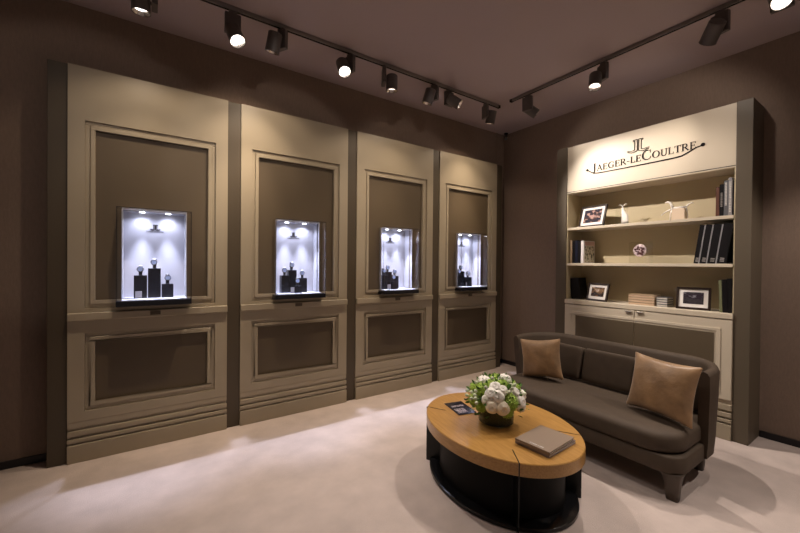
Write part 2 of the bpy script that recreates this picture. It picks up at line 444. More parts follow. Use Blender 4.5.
lg.build('sign_monogram', mat('monogram_grey', (.07, .06, .05), .6, spec=.1), bk)
sw = MB()
stroke(sw, [(0, .0), (.03, -.022), (.07, -.046), (.12, -.052), (.5, -.055), (.84, -.052), (.90, -.046), (.95, -.024), (1.01, .006), (1.055, .016)],
       [.012, .010, .009, .010, .011, .012, .012, .012, .009, .007], lambda x, z, d: (XF+.0095-d, 2.275-x, z+2.585), .004)
sw.lathe([(0, 0), (.014, 0), (.014, .004), (0, .004)], 16, M=Matrix.Translation((XF+.0095, 2.280, 2.588)) @ Matrix.Rotation(-PI/2, 4, 'Y'))
sw.lathe([(0, 0), (.016, 0), (.016, .004), (0, .004)], 16, M=Matrix.Translation((XF+.0095, 1.216, 2.604)) @ Matrix.Rotation(-PI/2, 4, 'Y'))
sw.build('sign_flourish', M_['sign'], bk)
MB().box(4.455, BKX-.0005, YR+.001, YL-.001, 1.095, 2.351).build('back_board', M_['bback'], bk)
MB().box(XF+.012, 4.454, YL-.012, YL-.001, 1.096, 2.351).build('inner_side', M_['bback'], bk)
MB().box(XF+.012, 4.454, YR+.001, YR+.010, 1.096, 2.351).build('inner_side', M_['bback'], bk)
for z in (1.944, 1.524):
    MB().box(XF+.004, 4.4545, YR+.0105, YL-.0125, z-.030, z).build('shelf', M_['bcream'], bk, bevel=.003)
MB().box(XF-.018, BKX, YR+.001, YL-.001, 1.045, 1.094).build('counter_top', M_['bcream'], bk, bevel=.004)
MB().box(XF+.004, BKX, YR+.001, YL-.001, .305, 1.044).build('lower_carcass', M_['bcream'], bk)
YC = 1.757
for s in (0, 1):
    y0, y1 = (YC+.002, YL-.004) if s == 0 else (YR+.004, YC-.002)
    d = MB().box(XF-.014, XF+.003, y0, y1, .345, 1.036).build('cabinet_door', M_['bcream'], bk, bevel=.003)
    oy0, oy1 = (y0, y1-.090) if s == 0 else (y0+.075, y1)
    m = MB(); e0 = 0 if s == 0 else .028; e1 = .028 if s == 0 else 0
    # moulding runs across the pair; only the outer side is mitred down
    m.box(XF-.020, XF-.0145, oy0, oy1, .935, .962); m.box(XF-.020, XF-.0145, oy0, oy1, .40, .427)
    if s == 0: m.box(XF-.020, XF-.0145, oy1-.028, oy1, .427, .935)
    else: m.box(XF-.020, XF-.0145, oy0, oy0+.028, .427, .935)
    m.build('door_moulding', M_['bcream'], d, bevel=.002)
    a, b_ = (oy0, oy1-.045) if s == 0 else (oy0+.045, oy1)
    MB().box(XF-.017, XF-.0145, a, b_, .445, .915).build('door_inset', M_['inset'], d)
    hy = YC+.055 if s == 0 else YC-.055
    MB().box(XF-.034, XF-.0145, hy-.03, hy+.03, 1.020, 1.032).build('door_pull', M_['steel'], d, bevel=.002)
pb = MB()
pb.box(XF-.012, BKX, YR+.001, YL-.001, .255, .304); pb.box(XF+.006, BKX, YR+.001, YL-.001, .235, .2549)
pb.box(XF-.014, BKX, YR+.001, YL-.001, .196, .2349); pb.box(XF+.004, BKX, YR+.001, YL-.001, .178, .1959)
pb.box(XF-.016, BKX, YR+.001, YL-.001, .150, .1779); pb.box(XF+.002, BKX, YR+.001, YL-.001, .134, .1499)
pb.box(XF-.020, BKX, YR+.001, YL-.001, .001, .1339)
pb.build('plinth', M_['panel'], bk, bevel=.003)

# ------------------------------------------------------------------ shelf contents
Z1, Z2, Z3 = 1.9445, 1.5245, 1.0945
M_['frame'] = mat('frame_dark_wood', (.028, .017, .013), .35); M_['mat'] = mat('mount_white', (.80, .77, .73), .8)
def photo_mat(name, cols, sc):
    m = bpy.data.materials.new(name); m.use_nodes = True; nt = m.node_tree; b = nt.nodes['Principled BSDF']; b.inputs['Roughness'].default_value = .25
    tc = nt.nodes.new('ShaderNodeTexCoord'); mp = nt.nodes.new('ShaderNodeMapping'); mp.inputs['Scale'].default_value = sc
    n = nt.nodes.new('ShaderNodeTexNoise'); n.inputs['Scale'].default_value = 1; n.inputs['Detail'].default_value = 5
    cr = nt.nodes.new('ShaderNodeValToRGB'); el = cr.color_ramp.elements
    while len(el) < len(cols): el.new(.5)
    for i, c in enumerate(cols): el[i].position = .34+.36*i/(len(cols)-1); el[i].color = (*c, 1)
    nt.links.new(tc.outputs['Object'], mp.inputs[0]); nt.links.new(mp.outputs[0], n.inputs['Vector'])
    nt.links.new(n.outputs['Fac'], cr.inputs[0]); nt.links.new(cr.outputs[0], b.inputs['Base Color']); return m
def picture(y, x, z, w_, h, mw, lean, rz, cols, label):
    """frame facing -X, leaning back"""
    t = thing('picture_frame', label, 'picture frame', (x, y, z), rz, 'framed photographs on the bookcase')
    L = Matrix.Rotation(lean, 4, 'Y')
    f = .019
    b = MB()
    for q in ((-w_/2, w_/2, 0, f), (-w_/2, w_/2, h-f, h), (-w_/2, -w_/2+f, f, h-f), (w_/2-f, w_/2, f, h-f)): b.box(-.010, .008, q[0], q[1], q[2], q[3], M=L)
    b.build('frame', M_['frame'], t, bevel=.001)
    MB().box(-.002, .004, -w_/2+f, w_/2-f, f, h-f, M=L).build('mount', M_['mat'], t)
    MB().box(-.004, -.0022, -w_/2+mw, w_/2-mw, mw, h-mw*.9, M=L).build('photograph', photo_mat('photo', cols, (30, 12, 20)), t)
    b = MB(); b.box(.0085, .012, -.02, .02, 0.02, h*.75, M=L)
    b.build('back_strut', M_['frame'], t)
    return t
picture(2.275, 4.225, Z1, .335, .255, .052, math.radians(14), math.radians(-12), [(.01, .01, .02), (.03, .03, .05), (.05, .03, .03), (.45, .28, .25), (.02, .015, .01)], 'dark framed night photograph on the top shelf beside the white ornament')
picture(2.190, 4.205, Z3, .270, .205, .052, math.radians(13), math.radians(-14), [(.05, .03, .02), (.02, .015, .012), (.25, .15, .08), (.8, .7, .6)], 'small dark framed photograph on the counter, left of the stacked books')
picture(1.290, 4.205, Z3, .255, .210, .052, math.radians(12), math.radians(10), [(.02, .018, .02), (.05, .045, .05), (.03, .02, .03), (.3, .3, .34)], 'dark framed photograph on the counter at the right, beside upright black books')

def book(y0, y1, x, z, h, d, m, label, group, lean=0, rz=0, stripe=None, title=None, pages=True):
    """upright book, spine towards -X"""
    yc = (y0+y1)/2; w_ = abs(y1-y0)-.001
    t = thing('book', label, 'book', (x, yc, z), rz, group)
    L = Matrix.Rotation(lean, 4, 'X')
    b = MB(); b.box(0, .006, -w_/2, w_/2, 0, h, M=L); b.box(.006, d, -w_/2, -w_/2+.003, 0, h, M=L); b.box(.006, d, w_/2-.003, w_/2, 0, h, M=L)
    b.build('cover', m, t, bevel=.001)
    MB().box(.0065, d-.004, -w_/2+.0033, w_/2-.0033, .004, h-.004, M=L).build('page_block', M_['paper'], t)
    if stripe:
        MB().box(-.001, -.0002, stripe[0], stripe[1], 0, h, M=L).build('spine_stripe', M_['gbook'], t)
    if title:
        c, zs = title; b = MB()
        random.seed(int(y0*1e4)); zz = zs[0]*h
        while zz < zs[1]*h:
            s = random.uniform(.006, .012); b.box(-.0012, -.0003, -w_*.22, w_*.24, zz, zz+s, M=L); zz += s+.004
        b.build('spine_title', c, t)
    return t
M_['tw'] = mat('title_white', (.55, .53, .5), .6); M_['tg'] = mat('title_grey', (.22, .20, .19), .6)
M_['brownbk'] = mat('book_brown', (.10, .035, .02), .5); M_['greybk'] = mat('book_charcoal', (.10, .10, .11), .5)
M_['olive'] = mat('book_olive', (.16, .17, .09), .5); M_['peach'] = mat('page_peach', (.66, .48, .33), .7); M_['sandbk'] = mat('book_sand', (.36, .26, .16), .6)
M_['navy'] = mat('book_navy', (.014, .016, .03), .5, spec=.15); M_['bwhite'] = mat('book_white', (.7, .67, .66), .5)
g = 'books on the top shelf'
x = 1.133
for j, (w_, h, m, tt, lb) in enumerate([(.026, .265, M_['brownbk'], None, 'dark red-brown book at the left of the top shelf row'),
        (.030, .285, M_['kbook'], (M_['tg'], (.3, .75)), 'black book second from left in the top shelf row'),
        (.030, .315, M_['greybk'], (M_['tw'], (.3, .92)), 'charcoal book with large white spine lettering on the top shelf'),
        (.027, .335, M_['gbook'], (M_['tw'], (.1, .9)), 'tallest grey book with spine lettering, at the right post on the top shelf'),
        (.024, .30, M_['kbook'], None, 'black book against the right post on the top shelf')]):
    book(x-w_, x, 4.20, Z1, h, .22, m, lb, g, title=tt); x -= w_
g = 'large black volumes on the middle shelf'
x = 1.280
for j, (w_, lb) in enumerate([(.046, 'leftmost leaning black volume on the middle shelf'), (.056, 'second leaning black volume on the middle shelf'),
                              (.066, 'third leaning black volume on the middle shelf'), (.066, 'black volume nearest the right post on the middle shelf')]):
    ln = math.radians(7.5)
    st = [(.006, .018), (.006, .018), (.010, .022), None][j]
    st = (-w_/2+.001, -w_/2+.011) if j < 3 else None
    book(x-w_, x, 4.165, Z2, .355, .26, M_['kbook'], lb, g, lean=ln, stripe=st, title=(M_['tg'], (.05, .13)))
    x -= w_+.0005
g = 'books at the left of the middle shelf'
x = 2.505
for j, (w_, h, m, lb) in enumerate([(.028, .275, M_['sandbk'], 'sand coloured book against the left side of the middle shelf'),
        (.034, .265, M_['kbook'], 'black book second from left on the middle shelf'), (.034, .270, M_['navy'], 'dark navy book third from left on the middle shelf'),
        (.030, .26, M_['kbook'], 'black book beside the illustrated one on the middle shelf')]):
    book(x-w_, x, 4.19, Z2, h, .21, m, lb, g); x -= w_+.001
t = thing('illustrated_book', 'white book with a picture cover turned outward on the middle shelf', 'book', (4.19, 2.352, Z2), 0)
MB().box(0, .20, -.018, .018, 0, .262, M=Matrix.Rotation(math.radians(-7), 4, 'Z')).build('cover', M_['bwhite'], t, bevel=.002)
MB().box(.018, .190, -.0195, -.0182, .012, .20, M=Matrix.Rotation(math.radians(-7), 4, 'Z')).build('cover_picture', photo_mat('cover_photo', [(.03, .03, .03), (.3, .28, .22), (.6, .55, .45), (.1, .12, .08)], (40, 40, 25)), t)
MB().box(.018, .190, -.0195, -.0182, .205, .252, M=Matrix.Rotation(math.radians(-7), 4, 'Z')).build('cover_banner', mat('banner_pink', (.55, .36, .32), .5), t)

# clear block holding a watch movement
t = thing('acrylic_block', 'clear acrylic block holding a round pinkish watch movement on the middle shelf', 'ornament', (4.27, 1.765, Z2), math.radians(-6))
MB().box(-.03, .03, -.105, .105, .0, .225).build('clear_block', M_['acryl'], t, bevel=.002)
mv = MB(); Mx = Matrix.Translation((-.012, .0, .135)) @ Matrix.Rotation(-PI/2, 4, 'Y')
mv.lathe([(0, 0), (.064, 0), (.064, .010), (.056, .012), (0, .010)], 28, M=Mx)
mo = mv.build('movement', mat('movement_rose', (.75, .58, .60), .35, metal=.1, var=.4, vscale=40), t, auto=40)
gg = MB(); random.seed(3)
for k in range(13):
    a = k*2.4; rr = .012+.034*(k/13)**.6
    c_ = (rr*math.cos(a), rr*math.sin(a)); r_g = random.uniform(.007, .014)
    n = 24; pts = [(c_[0]+(r_g if i % 2 else r_g*.82)*math.cos(2*PI*i/n), c_[1]+(r_g if i % 2 else r_g*.82)*math.sin(2*PI*i/n)) for i in range(n)]
    gg.prism(pts, .0125, .0145+.0005*k, M=Mx)
gg.build('gear', mat('gear_dark', (.16, .07, .07), .3, metal=.7), mo)
MB().box(-.055, .055, -.13, .13, -.0, .006).b.free()
# white ornament with two feelers against a clear back plate, dark foot
t = thing('white_ornament', 'white tapering ornament with little feelers on a dark foot, top shelf', 'ornament', (4.25, 1.93, Z1))
MB().box(-.035, .035, -.075, .070, 0, .008).build('foot', M_['sign'], t, bevel=.002)
ob = MB(); rings = []
for k, (z, hw_, off) in enumerate([(.009, .036, -.012), (.05, .037, -.014), (.10, .033, -.010), (.13, .024, -.002), (.155, .013, .006), (.18, .009, .010), (.195, .006, .012)]):
    rings.append([(.014*math.cos(2*PI*i/16)*(hw_/.036)**.4, off+hw_*math.sin(2*PI*i/16), z) for i in range(16)])
ob.loft(rings).build('body', M_['white'], t, smooth=True)
fb = MB()
for s in (-1, 1):
    fb.tube([(0, .011, .190), (0, .011+s*.012, .210), (0, .011+s*.030, .222), (0, .011+s*.042, .212)], .0035, 6)
fb.build('feeler', M_['white'], t, smooth=True)
MB().box(.024, .028, -.03, .095, .009, .20).build('clear_back', M_['acryl'], t)
# horse-like white figure on a clear block
t = thing('white_figurine', 'small white figurine with raised head and tail on a clear block, top shelf', 'figurine', (4.25, 1.425, Z1))
MB().box(-.03, .03, -.055, .050, 0, .110).build('clear_block', mat('amber_acrylic', (.75, .60, .45), .15), t, bevel=.002)
hb = MB()
hb.tube([(0, .055, .122), (0, 0, .124), (0, -.055, .122)], [.011, .010, .011], 10)
hb.tube([(0, .052, .12), (0, .062, .15), (0, .072, .178), (0, .095, .190), (0, .118, .183)], [.013, .011, .010, .008, .004], 10)
hb.tube([(0, -.05, .122), (0, -.075, .145), (0, -.100, .158), (0, -.115, .150)], [.007, .006, .005, .003], 8)
hb.tube([(0, .05, .118), (0, .09, .105), (0, .125, .085), (0, .15, .06)], [.008, .007, .006, .004], 8)
hb.tube([(0, .056, .115), (0, .072, .07), (0, .072, .001)], [.008, .006, .006], 8)
hb.tube([(0, -.052, .118), (0, -.068, .07), (0, -.068, .001)], [.008, .006, .006], 8)
hb.build('body', M_['white'], t, smooth=True)
b = MB(); b.box(4.20, 4.27, 1.62, 1.78, Z1, Z1+.006)
tag(b.build('folded_leaflet', M_['greybk'], bevel=.001), 'thin dark leaflet lying flat on the top shelf left of the figurine', 'leaflet')
# black box at left of the counter
t = thing('leaning_album', 'black album leaning in the left corner of the counter', 'album', (4.22, 2.44, Z3), 0)
MB().box(0, .17, -.055, .055, .0, .245, M=Matrix.Rotation(math.radians(-7), 4, 'X') @ Matrix.Translation((0, 0, .007))).build('cover', M_['kbook'], t, bevel=.002)
# stacked books on the counter
st = ['bottom', 'second', 'third', 'top']
for k in range(4):
    z = Z3+k*.0265; dx = random.uniform(-.006, .006)
    t = thing('stacked_book', st[k] + ' book of the sand-coloured stack on the counter', 'book', (4.19, 1.725+dx, z), random.uniform(-.03, .03), 'sand-coloured books stacked on the counter')
    MB().box(0, .006, -.105, .105, .0205, .0255).b.free()
    b = MB(); b.box(0, .19, -.118, .118, 0, .004); b.box(0, .19, -.118, .118, .0215, .0255); b.box(.186, .190, -.118, .118, .004, .0215)
    b.build('cover', M_['sandbk'], t, bevel=.001)
    MB().box(.003, .1855, -.116, .116, .0042, .0213).build('page_block', M_['peach'], t)
    t = thing('stacked_booklet', st[k] + ' booklet of the small dark stack beside the sand-coloured books', 'book', (4.215, 1.548+dx*.3, z*1.0-k*.003), random.uniform(-.03, .03), 'small dark booklets stacked on the counter')
    b = MB(); b.box(0, .15, -.047, .047, 0, .004); b.box(0, .15, -.047, .047, .0185, .0225); b.box(.146, .150, -.047, .047, .004, .0185)
    b.build('cover', M_['greybk'], t, bevel=.001)
    MB().box(.003, .1455, -.045, .045, .0045, .018).build('page_block', M_['paper'], t)
g = 'upright books at the right end of the counter'
x = 1.090
for w_, h, m, lb in [(.022, .285, M_['olive'], 'olive green book leaning at the right end of the counter'), (.034, .29, M_['kbook'], 'black book beside the olive one on the counter'), (.032, .30, M_['kbook'], 'black book against the right post on the counter')]:
    book(x-w_, x, 4.18, Z3, h, .21, m, lb, g, lean=math.radians(-2)); x -= w_+.001

# ------------------------------------------------------------------ oval table
TC = Vector((2.024, 1.728, 0)); TA = math.radians(-7.53)          # local y = long axis
tb = thing('coffee_table', 'oval oak coffee table on a black base with four slots in its top', 'coffee table', (TC.x, TC.y, 0), TA)
a_, b_ = .459, .593
def ell(k, n=96, a0=0): return [(a_*k*math.cos(2*PI*i/n+a0), b_*k*math.sin(2*PI*i/n+a0)) for i in range(n)]
tp = MB(); n = 96
prof = [(.985, .327), (1.0, .331), (1.0, .400), (.992, .405)]
tp.loft([[(x*1, y*1, z) for x, y in ell(k)] for k, z in prof])
tp.build('tabletop', M_['oak'], tb, auto=30)
bd = MB(); bd.loft([[(x, y, z) for x, y in ell(k)] for k, z in ((.80, .0305), (.80, .3265))])
bd.build('drum', mat('drum_black', (.006, .006, .006), .5, spec=.12), tb, auto=30)
bp = MB(); bp.loft([[(x, y, z) for x, y in ell(k)] for k, z in ((.93, .001), (.945, .006), (.945, .026), (.93, .030))])
bp.build('base_plate', M_['lacquer'], tb, auto=30)
ins = MB()
for cx_, cy_ in ((-.594, -.804), (-.69, .723), (.73, -.683), (.594, .804)):      # the four slots in the rim
    c_ = Vector((cx_*a_, cy_*b_, 0)); d = c_.normalized(); nn = Vector((-d.y, d.x, 0))
    fm = MB()
    for s0, z0, z1 in ((.110, .031, .3265), (.030, .0, .031), (.000, .3265, .406), (.147, .4053, .4062)):
        pts = [c_ - d*s0 - nn*.003, c_ + d*.004 - nn*.003, c_ + d*.004 + nn*.003, c_ - d*s0 + nn*.003]
        fm.prism([(p.x, p.y) for p in pts], z0, z1)
    fm.build('fin_leg', M_['blackmetal'], tb)

# books on the table
M_['taupe'] = mat('book_taupe', (.25, .185, .135), .45); M_['mauve'] = mat('book_mauve', (.24, .19, .20), .4)
def flat_book(cx, cy, z, w_, d, h, rz, m, label, name='coffee_table_book'):
    t = thing(name, label, 'book', (cx, cy, z), rz, 'books lying on the oval table')
    b = MB(); b.box(-w_/2, w_/2, -d/2, d/2, 0, .003); b.box(-w_/2, w_/2, -d/2, d/2, h-.003, h); b.box(-w_/2, -w_/2+.003, -d/2, d/2, .003, h-.003)
    b.build('cover', m, t, bevel=.0008)
    MB().box(-w_/2+.0035, w_/2-.004, -d/2+.004, d/2-.004, .0033, h-.0033).build('page_block', M_['paper'], t)
    return t
flat_book(2.015, 1.347, .4065, .300, .225, .018, math.radians(3), M_['mauve'], 'mauve-grey book under the taupe one on the oval table')
t = flat_book(2.005, 1.345, .425, .295, .222, .018, math.radians(5), M_['taupe'], 'taupe book on top, with small pale lettering on its cover')
b = MB(); random.seed(2); xx = -.13
for k in range(9):
    s = random.uniform(.004, .008); b.box(-.128, -.118, -.06+k*.010, -.06+k*.010+s, .0181, .0185)
b.build('cover_title', M_['tw'], t)
t = thing('magazine', 'glossy dark magazine lying open beside the flower vase', 'magazine', (1.955, 2.035, .4065), math.radians(-14), None)
MB().box(-.075, .075, -.115, .115, 0, .004).build('cover', mat('magazine_gloss', (.02, .018, .025), .12, coat=.5), t, bevel=.001)
b = MB(); b.box(-.060, .02, -.09, -.01, .0041, .0045); b.box(-.055, .05, .02, .05, .0041, .0045)
b.build('cover_picture', photo_mat('magazine_photo', [(.02, .02, .02), (.25, .2, .2), (.6, .5, .5)], (60, 60, 10)), t)

# ------------------------------------------------------------------ vase and bouquet
VX, VY = 2.012, 1.735
t = thing('flower_vase', 'low round dark glass vase lined with green leaves on the oval table', 'vase', (VX, VY, .4065))
M_['vglass'] = mat('vase_glass', (.30, .36, .26), .06, trans=.9, ior=1.4)
MB().lathe([(.0, 0), (.112, 0), (.120, .008), (.122, .06), (.121, .112), (.114, .112), (.114, .010), (0, .010)], 48).build('glass_bowl', M_['vglass'], t, auto=40)
lv = MB(); random.seed(5)
for k in range(90):
    a = random.uniform(0, 2*PI); zz = random.uniform(.016, .085); r = .108
    l = random.uniform(.018, .03); an = random.uniform(-1, 1)
    pts = []
    for (u, v) in ((-1, 0), (-.3, .42), (.5, .35), (1, 0), (.5, -.35), (-.3, -.42)):
        uu, vv = l*(u*math.cos(an)-v*math.sin(an)), l*(u*math.sin(an)+v*math.cos(an))
        aa = a + uu/r; pts.append(lv.b.verts.new(((r-.0006*(k % 12))*math.cos(aa), (r-.0006*(k % 12))*math.sin(aa), min(.107, max(.012, zz+vv)))))
    lv.b.faces.new(pts)
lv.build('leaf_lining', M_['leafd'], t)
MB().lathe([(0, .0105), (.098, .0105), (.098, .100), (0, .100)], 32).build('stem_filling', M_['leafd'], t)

def petal(mb, M, L, Wd, curl, cup=.35, nu=5, nv=4):
    g_ = []
    for i in range(nu+1):
        u = i/nu; row = []
        for j in range(nv+1):
            v = j/nv*2-1
            wid = Wd*(math.sin(PI*min(1, .12+.80*u)))**.6
            x = wid*v; y = cup*wid*(v*v) ; z = L*u
            y2 = y + curl*u*u*L
            row.append(mb.b.verts.new(M @ Vector((x, -y2+cup*Wd*.3, z))))
        g_.append(row)
    for i in range(nu):
        for j in range(nv): mb.b.faces.new((g_[i][j], g_[i][j+1], g_[i+1][j+1], g_[i+1][j]))
def rose_mesh(seed, m, r=.05):
    # tightly furled bloom: a ball whose surface steps along overlapping spiral petals
    random.seed(seed); mb = MB(); nt_, np_ = 26, 44; ph = random.uniform(0, 6); rings = []
    for i in range(nt_+1):
        th = PI*.80*i/nt_ + .001
        rg = []
        for j in range(np_):
            a = 2*PI*j/np_
            q = th/(PI*.8)*4.2 + (a+ph)/(2*PI)*1.0
            saw = q - math.floor(q)
            pet = .5+.5*math.cos((2+math.floor(th*2.2))*a + math.floor(q)*1.9)
            rr = r*(1 + .13*(saw-.5)*(1.1-.3*th) + .045*pet*math.sin(th))
            dip = .16*r*math.exp(-(th/.35)**2)
            rg.append((rr*math.sin(th)*math.cos(a), rr*math.sin(th)*math.sin(a), rr*math.cos(th)*.92 - dip + .2*r))
        rings.append(rg)
    return mb.loft(rings).build('white_rose', m, smooth=True)
def orient(o, d, roll):
    d = Vector(d).normalized(); o.rotation_mode = 'QUATERNION'
    o.rotation_quaternion = d.to_track_quat('Z', 'Y') @ Euler((0, 0, roll)).to_quaternion()
BC = Vector((VX, VY, .555)); RB = Vector((.185, .185, .150))
def onb(az, el, k=1):
    """point on the bouquet dome; az measured from the direction to the camera, positive to the right of the picture"""
    base = math.atan2(-VY, -VX) + math.radians(az)
    d = Vector((math.cos(base)*math.cos(math.radians(el)), math.sin(base)*math.cos(math.radians(el)), math.sin(math.radians(el))))
    return Vector((BC.x+RB.x*d.x*k, BC.y+RB.y*d.y*k, BC.z+RB.z*d.z*k)), d
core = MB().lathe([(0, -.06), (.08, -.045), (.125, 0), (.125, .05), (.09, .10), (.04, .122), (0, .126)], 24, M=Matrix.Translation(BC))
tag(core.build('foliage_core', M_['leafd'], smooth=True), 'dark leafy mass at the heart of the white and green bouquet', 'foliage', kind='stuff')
ros = [(-8, 4, .046, 1), (14, 2, .048, 1), (-12, 34, .048, 0), (4, 30, .046, 0), (-3, 52, .045, 0), (-22, 18, .036, 0), (58, 12, .050, 0), (55, 36, .042, 0), (66, -2, .040, 1), (18, 46, .040, 0),
       (-70, 62, .044, 0), (110, 70, .050, 0), (-120, 50, .040, 0), (150, 30, .044, 0), (-150, 20, .044, 0), (100, 15, .042, 0)]
rl = ['large cream rose low at the front left of the bouquet', 'large cream rose low at the front, right of its twin', 'white rose in the middle left of the bouquet', 'white rose at the centre of the bouquet',
      'white rose above the centre of the bouquet', 'small white rose at the left of the middle ones', 'big white rose on the right flank of the bouquet', 'white rose high on the right flank of the bouquet', 'cream rose lowest on the right flank', 'white rose between the centre and the top right',
      'white bloom at the top left of the bouquet', 'white bloom crowning the top right of the bouquet', 'white bloom at the back left of the bouquet', 'white bloom behind, facing the sofa', 'white bloom behind, facing the display wall', 'white bloom at the back right beside the sofa']
meshes = {}
for i, ((az, el, r, cr), lb) in enumerate(zip(ros, rl)):
    key = (i % 3, cr)
    if key not in meshes:
        o = rose_mesh(i+1, M_['petal2'] if cr else M_['petal'], .05); meshes[key] = o
    else: o = meshes[key].copy(); C.objects.link(o)
    p, d = onb(az, el, .90); o.location = p; orient(o, d, i*1.3); o.scale = (r/.05*.92,)*3
    tag(o, lb, 'flower', 'white roses in the bouquet')
def hydrangea(seed):
    random.seed(seed); mb = MB(); n = 95
    for k in range(n):
        zz = 1-1.5*(k+.5)/n; rr = math.sqrt(max(0, 1-zz*zz)); a = k*2.39996
        d = Vector((rr*math.cos(a), rr*math.sin(a), zz)); p = d*.045*random.uniform(.9, 1.08)
        Q = d.to_track_quat('Z', 'Y').to_matrix().to_4x4(); Mx = Matrix.Translation(p) @ Q @ Matrix.Rotation(random.uniform(0, 3), 4, 'Z')
        for q in range(4):
            an = q*PI/2; c_, s_ = math.cos(an), math.sin(an)
            pts = [(0, 0, 0), (.0045, .003, .002), (.0095, .0, .0035), (.0045, -.003, .002)]
            vs = [mb.b.verts.new(Mx @ Vector((x*c_-y*1.5*s_, x*s_+y*1.5*c_, z))) for x, y, z in pts]
            mb.b.faces.new(vs)
    mb.lathe([(0, -.036), (.03, -.02), (.038, .008), (.028, .03), (0, .040)], 14)
    return mb.build('green_hydrangea', M_['green'])
hyd = [(-52, 40, 1.05), (-62, 4, .95), (36, 14, 1.1), (26, -12, .85), (30, 62, 1.0), (-30, 62, .9), (82, 42, .95), (-38, -6, .8), (-100, 25, 1.0), (-175, 50, 1.1), (130, 40, 1.0), (40, 28, .8)]
hl = ['green hydrangea head at the upper left of the bouquet', 'green hydrangea head at the left rim of the bouquet', 'large green hydrangea head at the front right', 'green hydrangea low above the vase rim, front right', 'green hydrangea near the top of the bouquet', 'green hydrangea at the top left of the bouquet', 'green hydrangea at the upper right edge', 'small green hydrangea low at the front left',
      'green hydrangea at the far left of the bouquet', 'green hydrangea behind the top of the bouquet', 'green hydrangea at the back right', 'small green hydrangea between the roses, right of centre']
h0 = hydrangea(11)
for i, ((az, el, s), lb) in enumerate(zip(hyd, hl)):
    o = h0 if i == 0 else h0.copy()
    if i: C.objects.link(o)
    p, d = onb(az, el, .86); o.location = p; orient(o, d, i*1.1); o.scale = (s,)*3
    tag(o, lb, 'flower', 'green hydrangeas in the bouquet')
def bud():
    mb = MB(); mb.lathe([(0, 0), (.008, .002), (.012, .010), (.010, .020), (.004, .026), (0, .027)], 10)
    mb.tube([(0, 0, -.03), (0, 0, .002)], .0015, 5)
    return mb.build('white_bud', mat('bud_white', (.70, .74, .55), .5), smooth=True)
b0 = bud(); bl = [(-44, 22), (-50, 12), (-46, 30), (-56, 24), (-36, 8), (-40, 16), (-20, 70), (46, 52), (52, 60), (40, 44), (60, 50), (-64, 46), (34, 72), (28, 38), (72, 26), (-26, 44), (-75, 20), (-68, 12)]
for i, (az, el) in enumerate(bl):
    o = b0 if i == 0 else b0.copy()
    if i: C.objects.link(o)
    p, d = onb(az, el, 1.10); o.location = p; orient(o, d, i)
    side = 'left' if az < 0 else 'right'
    tag(o, 'tiny round white bud among the greenery of the bouquet', 'flower bud', 'small white buds in the bouquet')
lf = MB(); random.seed(21)
for k in range(150):
    az, el = random.uniform(-180, 180), random.uniform(-25, 85); p, d = onb(az, el, random.uniform(.85, 1.10))
    dd = (d + Vector((random.uniform(-.6, .6), random.uniform(-.6, .6), random.uniform(-.2, .7)))).normalized()
    Mx = Matrix.Translation(p) @ dd.to_track_quat('Z', 'Y').to_matrix().to_4x4() @ Matrix.Rotation(random.uniform(0, 6), 4, 'Z')
    l, wl = random.uniform(.024, .042), random.uniform(.007, .012)
    vs = [lf.b.verts.new(Mx @ Vector(q)) for q in ((0, 0, -.01), (wl, .003, l*.3), (wl*.8, .004, l*.65), (0, 0, l), (-wl*.8, .004, l*.65), (-wl, .003, l*.3))]
    lf.b.faces.new(vs[:4]); lf.b.faces.new([vs[0], vs[3], vs[4], vs[5]])
tag(lf.build('bouquet_leaves', M_['leaf']), 'small green leaves sprouting all over the bouquet', 'leaves', kind='stuff')

# ------------------------------------------------------------------ sofa
SO = Vector((3.10, 1.64, 0)); SR = 0
sf = thing('sofa', 'dark brown leather sofa with curved back and two copper cushions', 'sofa', (SO.x, SO.y, 0), SR)
# local frame: x = depth (front negative), y = length.  half length .80
def plan(k, xf, xb, hl, rf, rb, bow=0):
    """rounded seat outline"""
    pts = []
    for cx, cy, a, r in ((xb-rb, hl-rb, 0, rb), (xf+rf, hl-rf, 90, rf), (xf+rf, -hl+rf, 180, rf), (xb-rb, -hl+rb, 270, rb)):
        for i in range(k+1):
            t = math.radians(a+90*i/k); pts.append((cx+r*math.cos(t), cy+r*math.sin(t)))
    out = []
    for i in range(len(pts)):
        out.append(pts[i])
        if i == 2*k+1-0 - 0 and False: pass
    # subdivide the front edge and bow it slightly
    res = []
    for i, p in enumerate(pts):
        q = pts[(i+1) % len(pts)]; res.append(p)
        if math.hypot(p[0]-q[0], p[1]-q[1]) > .5:
            for j in range(1, 16):
                t = j/16; x = p[0]+(q[0]-p[0])*t; y = p[1]+(q[1]-p[1])*t
                if x < 0: x -= bow*math.sin(PI*t)
                res.append((x, y))
    return res
def slab(name, outline_fn, prof, m, parent):
    mb = MB(); rings = []
    for ins_, z in prof: rings.append([(x, y, z) for x, y in outline_fn(ins_)])
    return mb.loft(rings).build(name, m, parent, smooth=True)
ol = lambda i_: plan(8, -.385+i_, .30-i_, .755-i_, .13-i_*.5, .12-i_*.3, .0)
slab('base_rail', ol, [(.006, .176), (.001, .180), (0, .19), (0, .275), (.006, .284), (.02, .286)], M_['leather'], sf)
ol2 = lambda i_: plan(8, -.40+i_, .27-i_, .735-i_, .20-i_*.5, .10-i_*.3, .0)
slab('seat_cushion', ol2, [(.03, .288), (.012, .291), (.002, .305), (0, .33), (0, .375), (.008, .40), (.03, .416), (.08, .424), (.16, .427)], M_['leather'], sf)
